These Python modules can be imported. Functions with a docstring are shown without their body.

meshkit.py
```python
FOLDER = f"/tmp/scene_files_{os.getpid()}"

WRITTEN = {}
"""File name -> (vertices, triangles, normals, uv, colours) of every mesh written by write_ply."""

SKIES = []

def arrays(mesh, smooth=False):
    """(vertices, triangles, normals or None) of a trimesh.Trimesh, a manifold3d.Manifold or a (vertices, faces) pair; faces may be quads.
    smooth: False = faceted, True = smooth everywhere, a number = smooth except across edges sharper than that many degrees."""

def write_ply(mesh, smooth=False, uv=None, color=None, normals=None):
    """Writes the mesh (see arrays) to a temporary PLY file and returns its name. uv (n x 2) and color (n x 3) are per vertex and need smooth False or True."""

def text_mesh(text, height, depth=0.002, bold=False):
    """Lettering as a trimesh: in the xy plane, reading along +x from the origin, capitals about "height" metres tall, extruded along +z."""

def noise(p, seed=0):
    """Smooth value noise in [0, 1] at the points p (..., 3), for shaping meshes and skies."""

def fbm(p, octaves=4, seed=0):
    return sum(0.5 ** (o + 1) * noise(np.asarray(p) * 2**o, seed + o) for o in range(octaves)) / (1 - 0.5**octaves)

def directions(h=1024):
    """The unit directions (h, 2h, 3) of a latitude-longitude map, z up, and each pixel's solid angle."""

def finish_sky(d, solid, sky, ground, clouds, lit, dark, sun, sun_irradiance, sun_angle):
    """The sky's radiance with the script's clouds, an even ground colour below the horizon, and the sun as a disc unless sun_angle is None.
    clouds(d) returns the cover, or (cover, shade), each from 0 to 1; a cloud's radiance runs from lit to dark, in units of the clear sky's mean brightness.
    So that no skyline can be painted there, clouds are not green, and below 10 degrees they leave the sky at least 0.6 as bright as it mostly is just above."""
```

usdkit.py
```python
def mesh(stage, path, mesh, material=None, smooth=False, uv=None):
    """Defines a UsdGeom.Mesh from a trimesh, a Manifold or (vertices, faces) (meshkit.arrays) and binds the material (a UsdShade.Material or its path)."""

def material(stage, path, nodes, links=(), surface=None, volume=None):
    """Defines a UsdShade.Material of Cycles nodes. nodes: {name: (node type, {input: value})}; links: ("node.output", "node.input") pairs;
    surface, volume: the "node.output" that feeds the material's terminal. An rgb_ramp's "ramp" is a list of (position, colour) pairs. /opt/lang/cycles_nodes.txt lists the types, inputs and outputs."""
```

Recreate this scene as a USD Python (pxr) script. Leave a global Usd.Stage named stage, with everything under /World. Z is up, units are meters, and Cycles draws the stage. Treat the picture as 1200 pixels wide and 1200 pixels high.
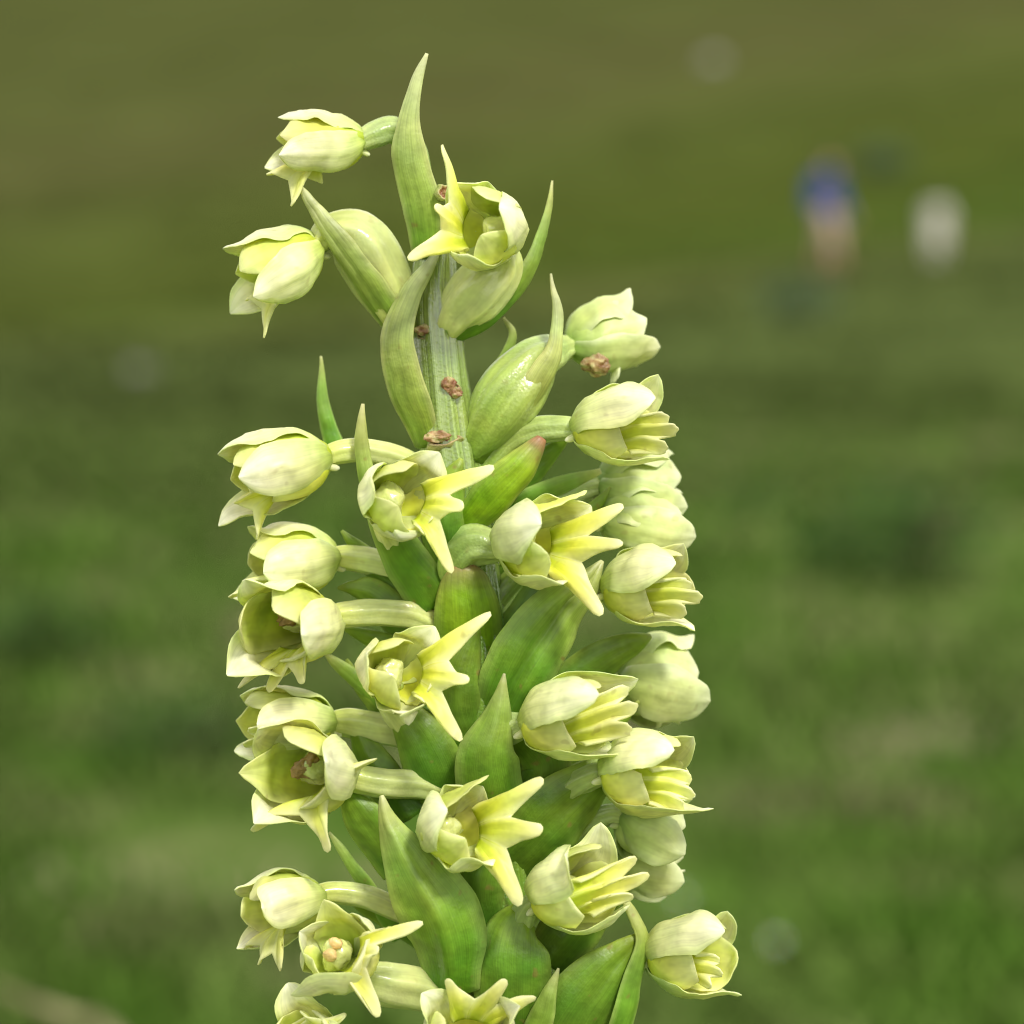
import math
import random

import manifold3d
import numpy as np
import trimesh
from pxr import Gf, Sdf, Usd, UsdGeom, UsdLux, UsdShade, Vt

import meshkit
import usdkit

stage = Usd.Stage.CreateInMemory()
UsdGeom.SetStageUpAxis(stage, UsdGeom.Tokens.z)
UsdGeom.SetStageMetersPerUnit(stage, 1.0)
UsdGeom.Xform.Define(stage, '/World')
UsdGeom.Scope.Define(stage, '/World/Looks')

# ------------------------------------------------------------------ camera, sky, sun
HALF = math.radians(13.0)            # half the horizontal angle of view
TAN = math.tan(HALF)
U = 0.03e-3                          # one unit of the plant's own measure: 0.03 mm
S = 600 * U / TAN                    # camera to stem axis, metres
H = 0.20                             # camera height over the meadow
cam = UsdGeom.Camera.Define(stage, '/World/camera')
cam.AddTranslateOp().Set(Gf.Vec3d(0, -S, H))
cam.AddRotateXOp().Set(90.0)
cam.CreateHorizontalApertureAttr(36.0)
cam.CreateVerticalApertureAttr(36.0)
cam.CreateFocalLengthAttr(18.0 / TAN)
cam.CreateClippingRangeAttr(Gf.Vec2f(0.004, 3000.0))
cam.CreateFStopAttr(47.0)
cam.CreateFocusDistanceAttr(S - 75 * U)
cam.CreateExposureAttr(1.08)

SUN_AZ, SUN_EL = math.radians(154.0), math.radians(43.0)     # compass angle from +y, clockwise
sun_dir = np.array([math.sin(SUN_AZ) * math.cos(SUN_EL), math.cos(SUN_AZ) * math.cos(SUN_EL), math.sin(SUN_EL)])
dome = UsdLux.DomeLight.Define(stage, '/World/sky')
dome.GetPrim().SetCustomDataByKey('kind', 'structure')
sky_mat = usdkit.material(stage, '/World/Looks/sky', {
    'tc': ('texture_coordinate', {}),
    'sk': ('sky_texture', {'sky_type': 'single_scattering', 'sun_disc': False, 'sun_elevation': SUN_EL, 'sun_rotation': SUN_AZ}),
    'n': ('noise_texture', {'scale': 2.2, 'detail': 5.0, 'roughness': 0.55}),
    'r': ('rgb_ramp', {'ramp': [(0.30, (0.25, 0.25, 0.25)), (0.60, (0.95, 0.95, 0.95))]}),
    'mx': ('mix', {'color2': (8.6, 8.2, 7.4)}),
    'bg': ('background_shader', {'strength': 0.08}),
}, [('tc.generated', 'n.vector'), ('n.fac', 'r.fac'), ('r.color', 'mx.fac'), ('sk.color', 'mx.color1'), ('mx.color', 'bg.color')], surface='bg.background')
UsdShade.MaterialBindingAPI.Apply(dome.GetPrim()).Bind(sky_mat)
sun = UsdLux.DistantLight.Define(stage, '/World/sun')
sun.CreateIntensityAttr(0.4)
sun.CreateNormalizeAttr(True)
sun.CreateAngleAttr(10.0)
sun.CreateColorAttr(Gf.Vec3f(1.0, 0.96, 0.88))
zz = sun_dir
xx = np.cross([0, 0, 1], zz); xx /= np.linalg.norm(xx)
yy = np.cross(zz, xx)
sun.AddTransformOp().Set(Gf.Matrix4d(*xx, 0, *yy, 0, *zz, 0, 0, 0, 0, 1))

# ------------------------------------------------------------------ helpers
rng = np.random.default_rng(7)
random.seed(7)
_used = {}


def numbered(parent, name):
    k = _used.get((parent, name), 0)
    _used[(parent, name)] = k + 1
    return f'{parent}/{name}' if k == 0 else f'{parent}/{name}_{k:03d}'


def tag(prim, label=None, category=None, group=None, kind=None):
    for k, v in (('label', label), ('category', category), ('group', group), ('kind', kind)):
        if v:
            prim.SetCustomDataByKey(k, v)
    return prim


def xform(name, parent='/World', loc=None, rotz=0.0):
    x = UsdGeom.Xform.Define(stage, numbered(str(parent), name))
    if loc is not None:
        x.AddTranslateOp().Set(Gf.Vec3d(*map(float, loc)))
        if rotz:
            x.AddRotateZOp().Set(rotz)
    return x.GetPrim()


def obj(name, m, mat, parent='/World', smooth=True, uv=None):
    p = parent if isinstance(parent, str) else str(parent.GetPath())
    return usdkit.mesh(stage, numbered(p, name), m, mat, smooth=smooth, uv=uv).GetPrim()


def mat(name, nodes, links, surface=None):
    surface = surface or 'p.BSDF'
    return usdkit.material(stage, '/World/Looks/' + name, nodes, links, surface=surface)


def V(p):
    """The plant's own measure (0.03 mm units: across, down from the camera's height, towards the viewer) to metres."""
    p = np.asarray(p, float)
    f = (S - p[..., 2] * U) / S
    return np.stack([(p[..., 0] - 600) * U * f, -p[..., 2] * U, H - (p[..., 1] - 600) * U * f], -1)


def unit(v):
    v = np.asarray(v, float)
    return v / np.maximum(np.linalg.norm(v, axis=-1, keepdims=True), 1e-12)


def spline(pts, n):
    """Catmull-Rom through the points (any columns), n samples."""
    p = np.asarray(pts, float)
    if len(p) == 2:
        t = np.linspace(0, 1, n)[:, None]
        return p[0] * (1 - t) + p[1] * t
    q = np.vstack([2 * p[0] - p[1], p, 2 * p[-1] - p[-2]])
    k = len(p) - 1
    d = np.concatenate([[0], np.cumsum(np.linalg.norm(np.diff(p[:, :3], axis=0), axis=1))])
    x = np.interp(np.linspace(0, d[-1], n), d, np.arange(k + 1))
    i = np.clip(x.astype(int), 0, k - 1)
    t = (x - i)[:, None]
    a, b, c, e = q[i], q[i + 1], q[i + 2], q[i + 3]
    return 0.5 * (2 * b + (c - a) * t + (2 * a - 5 * b + 4 * c - e) * t ** 2 + (3 * b - a - 3 * c + e) * t ** 3)


def sheet(spine, normal, hw, bend, thick=4.0, ns=11, edge=0.0, keel=0.0, wob=1.2, seed=0, wave=0.0, crease=0.9):
    """A leaf-like closed sheet in plant units. spine (n,3); normal (n,3) or (3,): the convex side; hw (n): half widths;
    bend (n) or number: half angle of the cross-section's arc; edge: outward curl of the margins; keel: a fold along the middle."""
    n = len(spine)
    tan = unit(np.gradient(spine, axis=0))
    nor = np.broadcast_to(np.asarray(normal, float), spine.shape)
    nor = unit(nor - (nor * tan).sum(1, keepdims=True) * tan)
    side = np.cross(tan, nor)
    s = np.linspace(-1, 1, ns)
    bend = np.broadcast_to(np.asarray(bend, float), (n,))
    hw = np.asarray(hw, float)
    t = np.linspace(0, 1, n)
    r = hw / np.maximum(bend, 0.05)
    th = s[None, :] * np.maximum(bend, 0.05)[:, None]
    a = r[:, None] * np.sin(th)
    b = -r[:, None] * (1 - np.cos(th))
    b = b + edge * hw[:, None] * np.maximum(np.abs(s) - 0.62, 0)[None, :] ** 1.5 * 3.0
    b = b - keel * hw[:, None] * np.exp(-(s[None, :] / 0.16) ** 2)
    ph = seed * 1.7
    b = b + wave * hw[:, None] * np.abs(s)[None, :] ** 2 * np.sin(t[:, None] * 9.0 + ph + (s[None, :] > 0) * 2.1)
    mid = spine[:, None, :] + side[:, None, :] * a[..., None] + nor[:, None, :] * b[..., None]
    q = mid * 0.035 + seed * 3.31
    off = np.stack([meshkit.noise(q, 11 + k) for k in range(3)], -1) - 0.5
    mid = mid + off * 2 * wob
    q2 = mid * 0.10 + seed * 1.37
    cr = meshkit.noise(q2, 41) - 0.5
    mid = mid + nor[:, None, :] * (cr * 2 * crease)[..., None]
    tk = thick * 0.5 * (1 - 0.65 * np.abs(s)[None, :, None] ** 3) * np.clip(hw / 6.0, 0.35, 1)[:, None, None]
    st = np.stack(np.broadcast_arrays(s[None, :] * 0.5 + 0.5, t[:, None]), -1).reshape(-1, 2)
    return thicken(mid, nor[:, None, :], tk), np.vstack([st, st])


def thicken(mid, ref, tk):
    """Closes a grid of points (n, ns, 3) into a thin solid in metres; ref: roughly the outer side; tk: half thickness."""
    n, ns = mid.shape[:2]
    nn = unit(np.cross(np.gradient(mid, axis=0), np.gradient(mid, axis=1)))
    nn = nn * (np.sign((nn * ref).sum(-1).mean()) or 1.0)
    A, B = (mid + nn * tk).reshape(-1, 3), (mid - nn * tk).reshape(-1, 3)
    idx = np.arange(n * ns).reshape(n, ns)
    quads = np.stack([idx[:-1, :-1], idx[:-1, 1:], idx[1:, 1:], idx[1:, :-1]], -1).reshape(-1, 4)
    m = n * ns
    rim = np.concatenate([idx[0, :-1], idx[:-1, -1], idx[-1, ::-1][:-1], idx[::-1, 0][:-1]])
    nx = np.roll(rim, -1)
    allq = np.vstack([quads, quads[:, ::-1] + m, np.stack([nx, rim, rim + m, nx + m], -1)])
    tri = np.vstack([allq[:, [0, 1, 2]], allq[:, [0, 2, 3]]])
    v = V(np.vstack([A, B]))
    if trimesh.Trimesh(v, tri, process=False).volume < 0:
        tri = tri[:, ::-1]
    return v, tri


def tube(pts, n=28, k=18, ribs=0, rib=0.08, twist=0.0, wob=0.8, seed=0, caps=True):
    """A round, tapered, ribbed stalk through (across, down, towards, radius) points in plant units."""
    p = spline(pts, n)
    c, r = p[:, :3], np.maximum(p[:, 3], 0.3)
    tan = unit(np.gradient(c, axis=0))
    ref = np.array([0.13, 0.2, 0.97]) if abs(tan[:, 2]).mean() < 0.8 else np.array([1.0, 0.1, 0.0])
    a = unit(np.cross(tan, ref)); b = np.cross(tan, a)
    ang = np.linspace(0, 2 * np.pi, k, endpoint=False)
    t = np.linspace(0, 1, n)
    rr = r[:, None] * (1 + rib * np.cos(ribs * ang[None, :] + twist * t[:, None])) if ribs else np.repeat(r[:, None], k, 1)
    v = c[:, None] + rr[..., None] * (a[:, None] * np.cos(ang)[None, :, None] + b[:, None] * np.sin(ang)[None, :, None])
    v = v + (np.stack([meshkit.noise(v * 0.05 + seed * 2.3, 5 + j) for j in range(3)], -1) - 0.5) * 2 * wob
    i = np.arange(n * k).reshape(n, k)
    j = np.roll(i, -1, axis=1)
    q = np.stack([i[:-1], j[:-1], j[1:], i[1:]], -1).reshape(-1, 4)
    f = np.vstack([q[:, [0, 1, 2]], q[:, [0, 2, 3]]])
    vv = v.reshape(-1, 3)
    st = np.stack(np.broadcast_arrays((ang / (2 * np.pi))[None, :], t[:, None]), -1).reshape(-1, 2)
    if caps:
        vv = np.vstack([vv, c[0] - tan[0] * r[0] * 0.5, c[-1] + tan[-1] * r[-1] * 0.5])
        st = np.vstack([st, [0.5, 0], [0.5, 1]])
        e0, e1 = n * k, n * k + 1
        f = np.vstack([f, np.stack([j[0], i[0], np.full(k, e0)], 1), np.stack([i[-1], j[-1], np.full(k, e1)], 1)])
    v = V(vv)
    if trimesh.Trimesh(v, f, process=False).volume < 0:
        f = f[:, ::-1]
    return (v, f), st


def blob(center, radii, axes=None, seed=0, amp=0.18, sub=3):
    """A small lumpy body in plant units."""
    m = trimesh.creation.icosphere(sub)
    d = m.vertices
    r = 1 + amp * 2 * (meshkit.fbm(d * 1.6 + seed * 5.1, 3, seed) - 0.5)
    v = d * r[:, None] * np.asarray(radii, float)
    if axes is not None:
        v = v @ np.asarray(axes)
    w = V(v + np.asarray(center, float))
    f = m.faces
    if trimesh.Trimesh(w, f, process=False).volume < 0:
        f = f[:, ::-1]
    return w, f


def merge(parts):
    vs, fs, us, o = [], [], [], 0
    for (v, f), u in parts:
        vs.append(v); fs.append(f + o); us.append(u); o += len(v)
    return (np.vstack(vs), np.vstack(fs)), np.vstack(us)


# ------------------------------------------------------------------ materials
def plant_mat(name, ramp, edge_col=None, edge_amt=0.0, veins=0.0, vein_n=14.0, rough=0.42, sss=0.5, sss_scale=0.00028,
              radius=(1.0, 1.0, 0.4), mottle=0.12, spec=0.45, bump=0.25, cells=0.0, coat=0.0, trans=0.0, tmul=(1.0, 1.0, 0.6), spots=0.25):
    """Living tissue: colour from base to tip, paler margins, veins along its length, fine cells and a waxy skin."""
    N = {
        'uv': ('uvmap', {'attribute': 'st'}), 'x': ('separate_xyz', {}),
        'ramp': ('rgb_ramp', {'ramp': ramp}),
        'pos': ('geometry', {}),
        'n1': ('noise_texture', {'scale': 1500.0, 'detail': 2.0, 'roughness': 0.6}),
        'mr': ('map_range', {'from_min': 0.3, 'from_max': 0.7, 'to_min': 1.0 - mottle, 'to_max': 1.0 + mottle}),
        'n3': ('noise_texture', {'scale': 420.0, 'detail': 2.0, 'roughness': 0.6}),
        'mr3': ('map_range', {'from_min': 0.3, 'from_max': 0.7, 'to_min': 0.5 - 0.012 - mottle * 0.06, 'to_max': 0.5 + 0.012}),
        'n4': ('noise_texture', {'scale': 1900.0, 'detail': 1.0}),
        's4': ('map_range', {'from_min': 0.70, 'from_max': 0.78, 'to_min': 0.0, 'to_max': spots, 'clamp': True}),
        'sm': ('mix', {'color2': (0.30, 0.20, 0.06)}),
        'oi': ('object_info', {}),
        'ov': ('map_range', {'from_min': 0.0, 'from_max': 1.0, 'to_min': 0.88, 'to_max': 1.08}),
        'mul': ('math', {'math_type': 'multiply'}),
        'hs': ('hsv', {'saturation': 1.0}),
        'a1': ('math', {'math_type': 'multiply_add', 'value2': 2.0, 'value3': -1.0}),
        'a2': ('math', {'math_type': 'absolute'}),
        'a3': ('map_range', {'from_min': 0.55, 'from_max': 1.0, 'to_min': 0.0, 'to_max': edge_amt, 'clamp': True}),
        'me': ('mix', {'color2': edge_col or (0.8, 0.8, 0.6)}),
        'v1': ('mapping', {'scale': (vein_n, 0.9, 1.0)}),
        'v2': ('noise_texture', {'scale': 2.4, 'detail': 2.0, 'roughness': 0.5, 'distortion': 0.3}),
        'v3': ('map_range', {'from_min': 0.25, 'from_max': 0.75, 'to_min': 1.0 - veins * 1.5, 'to_max': 1.0 + veins}),
        'm2': ('math', {'math_type': 'multiply'}),
        'vor': ('voronoi_texture', {'scale': 9000.0, 'feature': 'f1'}),
        'n2': ('noise_texture', {'scale': 5200.0, 'detail': 2.0}),
        'hb': ('math', {'math_type': 'multiply_add', 'value2': cells}),
        'hv': ('math', {'math_type': 'multiply_add', 'value2': veins * 5.0}),
        'bp': ('bump', {'strength': bump, 'distance': 0.00004}),
        'p': ('principled_bsdf', {'roughness': rough, 'subsurface_method': 'burley', 'subsurface_weight': sss, 'subsurface_scale': sss_scale, 'subsurface_radius': radius,
                                  'specular_ior_level': spec, 'coat_weight': coat, 'coat_roughness': 0.15}),
    }
    L = [('uv.UV', 'x.vector'), ('x.y', 'ramp.fac'), ('pos.position', 'n1.vector'), ('pos.position', 'n3.vector'), ('n3.fac', 'mr3.value'), ('mr3.result', 'hs.hue'), ('pos.position', 'n2.vector'), ('pos.position', 'vor.vector'),
         ('n1.fac', 'mr.value'), ('oi.random', 'ov.value'), ('mr.result', 'mul.value1'), ('ov.result', 'mul.value2'),
         ('x.x', 'a1.value1'), ('a1.value', 'a2.value1'), ('a2.value', 'a3.value'), ('a3.result', 'me.fac'), ('ramp.color', 'me.color1'),
         ('uv.UV', 'v1.vector'), ('v1.vector', 'v2.vector'), ('v2.fac', 'v3.value'), ('v3.result', 'm2.value1'), ('mul.value', 'm2.value2'),
         ('pos.position', 'n4.vector'), ('n4.fac', 's4.value'), ('s4.result', 'sm.fac'), ('me.color', 'sm.color1'), ('sm.color', 'hs.color'), ('m2.value', 'hs.value'), ('hs.color', 'p.base_color'),
         ('vor.distance', 'hb.value1'), ('n2.fac', 'hb.value3'), ('v2.fac', 'hv.value1'), ('hb.value', 'hv.value3'), ('hv.value', 'bp.height'), ('bp.normal', 'p.normal')]
    if trans:
        N['tc'] = ('mix', {'mix_type': 'multiply', 'fac': 1.0, 'color2': tmul})
        N['tr'] = ('translucent_bsdf', {})
        N['mc'] = ('mix_closure', {'fac': trans})
        L += [('hs.color', 'tc.color1'), ('tc.color', 'tr.color'), ('p.BSDF', 'mc.closure1'), ('tr.BSDF', 'mc.closure2')]
        return mat(name, N, L, 'mc.closure')
    return mat(name, N, L)


M_sepal = plant_mat('sepal', [(0.0, (0.38, 0.52, 0.07)), (0.16, (0.62, 0.74, 0.18)), (0.42, (0.84, 0.88, 0.42)), (0.72, (0.90, 0.90, 0.56)), (1.0, (0.92, 0.94, 0.72))],
                    edge_col=(0.82, 0.91, 0.38), edge_amt=0.85, veins=0.09, vein_n=8, sss=0.0, rough=0.44, trans=0.24)
M_petal = plant_mat('petal', [(0.0, (0.46, 0.58, 0.03)), (0.3, (0.68, 0.78, 0.10)), (0.7, (0.80, 0.86, 0.22)), (1.0, (0.88, 0.91, 0.46))],
                    edge_col=(0.90, 0.93, 0.50), edge_amt=0.6, veins=0.06, vein_n=4, sss=0.0, rough=0.45, trans=0.36)
M_lip = plant_mat('lip', [(0.0, (0.44, 0.54, 0.015)), (0.3, (0.74, 0.79, 0.08)), (0.65, (0.87, 0.89, 0.24)), (1.0, (0.91, 0.92, 0.50))],
                  edge_col=(0.90, 0.92, 0.45), edge_amt=0.5, veins=0.05, vein_n=3, sss=0.0, rough=0.45, trans=0.26)
M_back = plant_mat('back_sepal', [(0.0, (0.26, 0.42, 0.08)), (0.3, (0.56, 0.68, 0.20)), (0.8, (0.76, 0.82, 0.38)), (1.0, (0.84, 0.88, 0.58))],
                   edge_col=(0.84, 0.90, 0.55), edge_amt=0.6, veins=0.06, vein_n=5, sss=0.0, rough=0.44, trans=0.22)  # pale green tissue of the flowers at the back of the spike
M_ovary_pale = plant_mat('pale_ovary', [(0.0, (0.52, 0.58, 0.12)), (0.3, (0.58, 0.64, 0.26)), (0.7, (0.54, 0.58, 0.20)), (1.0, (0.36, 0.46, 0.06))],
                         veins=0.10, vein_n=9, sss=0.6, rough=0.24, spec=0.6, cells=0.6, coat=0.25)
M_ovary_green = plant_mat('green_ovary', [(0.0, (0.52, 0.60, 0.20)), (0.2, (0.38, 0.50, 0.17)), (0.6, (0.34, 0.48, 0.10)), (1.0, (0.20, 0.36, 0.03))],
                          veins=0.16, vein_n=10, sss=0.4, rough=0.32, spec=0.6, cells=0.8, bump=0.4, coat=0.2)
M_bract = plant_mat('bract', [(0.0, (0.10, 0.26, 0.012)), (0.35, (0.18, 0.36, 0.030)), (0.7, (0.29, 0.44, 0.07)), (0.92, (0.48, 0.55, 0.17)), (1.0, (0.64, 0.65, 0.33))],
                    edge_col=(0.50, 0.64, 0.18), edge_amt=0.55, veins=0.11, vein_n=30, sss=0.0, rough=0.38, spec=0.5, cells=0.3, bump=0.4, trans=0.22, tmul=(1.1, 1.0, 0.4), mottle=0.2, spots=0.6)
M_bract_pale = plant_mat('pale_bract', [(0.0, (0.22, 0.39, 0.03)), (0.35, (0.36, 0.50, 0.10)), (0.7, (0.48, 0.57, 0.19)), (1.0, (0.66, 0.68, 0.38))],
                         edge_col=(0.60, 0.66, 0.26), edge_amt=0.75, veins=0.14, vein_n=12, sss=0.0, rough=0.38, spec=0.5, cells=0.35, bump=0.4, trans=0.22, tmul=(1.1, 1.0, 0.4), mottle=0.2, spots=0.6)
M_bract_deep = plant_mat('deep_bract', [(0.0, (0.08, 0.20, 0.012)), (0.5, (0.15, 0.30, 0.028)), (0.9, (0.25, 0.39, 0.03)), (1.0, (0.36, 0.46, 0.08))],
                         edge_col=(0.38, 0.52, 0.09), edge_amt=0.6, veins=0.11, vein_n=30, sss=0.0, rough=0.34, spec=0.5, cells=0.3, bump=0.4, trans=0.22, tmul=(1.1, 1.0, 0.4), mottle=0.2, spots=0.6)
M_bract_dry = plant_mat('browned_bract', [(0.0, (0.16, 0.34, 0.006)), (0.7, (0.27, 0.44, 0.02)), (0.88, (0.36, 0.38, 0.09)), (0.94, (0.48, 0.30, 0.14)), (1.0, (0.42, 0.20, 0.10))],
                        edge_col=(0.42, 0.48, 0.13), edge_amt=0.5, veins=0.13, vein_n=11, sss=0.0, rough=0.4, cells=0.3, bump=0.4, trans=0.22, tmul=(1.1, 1.0, 0.4), mottle=0.2, spots=0.6)
M_stem = plant_mat('stem', [(0.0, (0.34, 0.42, 0.12)), (0.012, (0.32, 0.40, 0.11)), (0.03, (0.26, 0.38, 0.08)), (0.08, (0.18, 0.33, 0.04)), (0.3, (0.13, 0.26, 0.03)), (1.0, (0.14, 0.28, 0.05))],
                   veins=0.30, vein_n=30, sss=0.3, rough=0.16, spec=1.0, cells=0.35, bump=0.8, coat=1.0)
M_brown = plant_mat('withered', [(0.0, (0.22, 0.07, 0.03)), (0.4, (0.20, 0.10, 0.04)), (0.6, (0.30, 0.19, 0.08)), (0.75, (0.40, 0.32, 0.15)), (1.0, (0.30, 0.34, 0.10))], sss=0.3, rough=0.5, mottle=0.35, bump=0.7, cells=1.0)
M_column = plant_mat('column', [(0.0, (0.50, 0.56, 0.12)), (1.0, (0.70, 0.74, 0.36))], sss=0.6, rough=0.16, spec=0.8, mottle=0.2, bump=0.5, cells=0.6, coat=0.6)
M_pollen = plant_mat('pollinia', [(0.0, (0.62, 0.40, 0.14)), (1.0, (0.70, 0.50, 0.24))], sss=0.4, rough=0.35, mottle=0.3, bump=0.6, cells=1.0)

# ------------------------------------------------------------------ the orchid
orchid = xform('orchid', loc=(0, 0, 0))
tag(orchid, 'flowering orchid spike of small cream and yellow green hooded flowers among green bracts', 'orchid')
OP = str(orchid.GetPath())

STEM = [(516, 268, -8, 16), (511, 300, -6, 23), (509, 340, -4, 27), (516, 430, 0, 30), (527, 520, 0, 34), (543, 650, 0, 38), (558, 800, -4, 41), (574, 950, -6, 45),
        (590, 1100, -8, 48), (602, 1250, -8, 50), (640, 2200, -10, 54), (660, 4200, 0, 60), (600, 7270, 0, 66)]
m, uv = tube(STEM, n=300, k=52, ribs=13, rib=0.055, twist=1.2, wob=1.2)
obj('stem', m, M_stem, orchid, uv=uv)


def view_dir(v):
    v = unit(v)
    return v


FL = 0


def flower(O, M, R, L, lobes, ovary=None, pale=False, dorsal=None, lat=(None, None), pet=(None, None), col=None, skin=None, lobe_w=13.5, open_=1.0, lab=None, deep=1.0):
    """One hooded flower: O the base, M the mouth's centre, R the cup's radius, L the side the lip is on, lobes the tips of the lip;
    dorsal, lat, pet: tips given where they reach out of the cup. All in plant units (across, down, towards the viewer)."""
    global FL
    FL += 1
    sd = FL
    g = np.random.default_rng(100 + FL)
    f = xform('flower', OP)
    if lab:
        tag(f, lab)
    O, M = np.array(O, float), np.array(M, float)
    A = M - O
    length = np.linalg.norm(A)
    A = A / length
    Lv = np.array(L, float)
    Lv = unit(Lv - (Lv @ A) * A)
    B = np.cross(A, Lv)
    sep, pm = skin or M_sepal, (M_petal if skin is None else skin)

    def tepal(name, deg, rad, ln, wid, material, tip=None, bend=0.95, edge=0.0, thick=3.2, flare=0.0, blunt=False):
        ph = math.radians(deg + g.uniform(-5, 5))
        out = Lv * math.cos(ph) + B * math.sin(ph)
        rec = g.uniform(0.10, 0.60) if name == 'sepal' else g.uniform(-0.1, 0.12)
        tipw = g.uniform(0.26, 0.46)
        if blunt:
            tipw, rec = g.uniform(0.5, 0.62), g.uniform(0.0, 0.12)
        rad = rad * g.uniform(0.98, 1.04)
        ln = ln * g.uniform(0.95, 1.07)
        tt = np.array([0, 0.12, 0.32, 0.58, 0.82, 1.0])
        rr = np.array([0.16, 0.44, 0.80, 1.0, 0.96 + 0.1 * flare, 0.68 + 0.45 * flare + rec]) * rad
        ww = np.array([-0.03, 0.05, 0.30, 0.72, 1.10, 1.36 - 0.1 * flare]) * ln * np.array([1, 1, 1, deep, deep, deep])
        pts = O + A * ww[:, None] + out * rr[:, None]
        if tip is not None:
            tip = np.array(tip, float)
            pts[-1] = tip
            pts[-2] = 0.55 * pts[-2] + 0.45 * (0.45 * pts[-3] + 0.55 * tip)
        sp = spline(pts, 26)
        t = np.linspace(0, 1, 26)
        w = wid * np.interp(t, [0, 0.15, 0.35, 0.55, 0.72, 0.86, 1.0], [0.36, 0.64, 0.88, 1.0, 0.97, 0.76, tipw]) * np.sqrt(np.clip(1 - t ** 9, 0, 1))
        if tip is not None:
            w = wid * np.interp(t, [0, 0.25, 0.5, 0.7, 0.88, 1.0], [0.45, 0.95, 1.0, 0.74, 0.42, 0.22]) * np.sqrt(np.clip(1.0001 - t ** 14, 0, 1))
        else:
            w = np.maximum(w, wid * 0.05)
        dist = np.linalg.norm(np.cross(sp - O, A), axis=1)
        nb = np.interp(t, [0, 0.5, 1], [0.9, 1.0, 0.55]) * bend
        (mm, u) = sheet(sp, out, w, nb, thick=thick, edge=edge, seed=sd * 7 + len(name) + deg, wob=3.0, wave=0.13, ns=15, keel=-0.07 if name == 'sepal' else 0.05, crease=1.6)
        obj(name, mm, material, f, uv=u)

    k = R * (1.18 if skin else 1.04 if deep == 1.0 else 0.92)
    tepal('sepal', 180, k * 1.05, length * 1.03, k * 0.92, sep, dorsal, bend=1.0)
    tepal('petal', 122, k * 0.89, length * 1.02, k * 0.84, pm, pet[0], bend=0.9, edge=0.1)
    tepal('petal', -122, k * 0.89, length * 1.02, k * 0.84, pm, pet[1], bend=0.9, edge=0.1)
    side_on = abs(A[0]) > 0.8
    tepal('sepal', 66, k * (1.06 if side_on else 1.07), length * (1.18 if side_on else 1.0), k * (0.70 if side_on else 0.80), sep, lat[0], bend=0.62 if side_on else 0.85, flare=0.3, blunt=side_on and A[0] > 0)
    tepal('sepal', -66, k * (1.06 if side_on else 1.07), length * (1.12 if side_on else 1.0), k * 0.80, sep, lat[1], bend=0.72 if side_on else 0.85, flare=0.3)

    # lip: the floor of the cup and three lobes in one piece
    tips = [np.array(x, float) for x in lobes]
    parts = []
    mouth = O + A * length * 0.92 + Lv * R * 0.62
    floor = spline([O + Lv * R * 0.1, O + A * length * 0.14 + Lv * R * 0.60, O + A * length * 0.45 + Lv * R * 0.86, mouth + Lv * R * 0.16], 18)
    wf = R * np.interp(np.linspace(0, 1, 18), [0, 0.3, 0.7, 1], [0.35, 0.7, 0.8, 0.42])
    parts.append(sheet(floor, Lv, wf, np.interp(np.linspace(0, 1, 18), [0, 0.5, 1], [1.1, 1.0, 0.3]), thick=4.5, seed=sd, wob=1.5))
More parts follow.
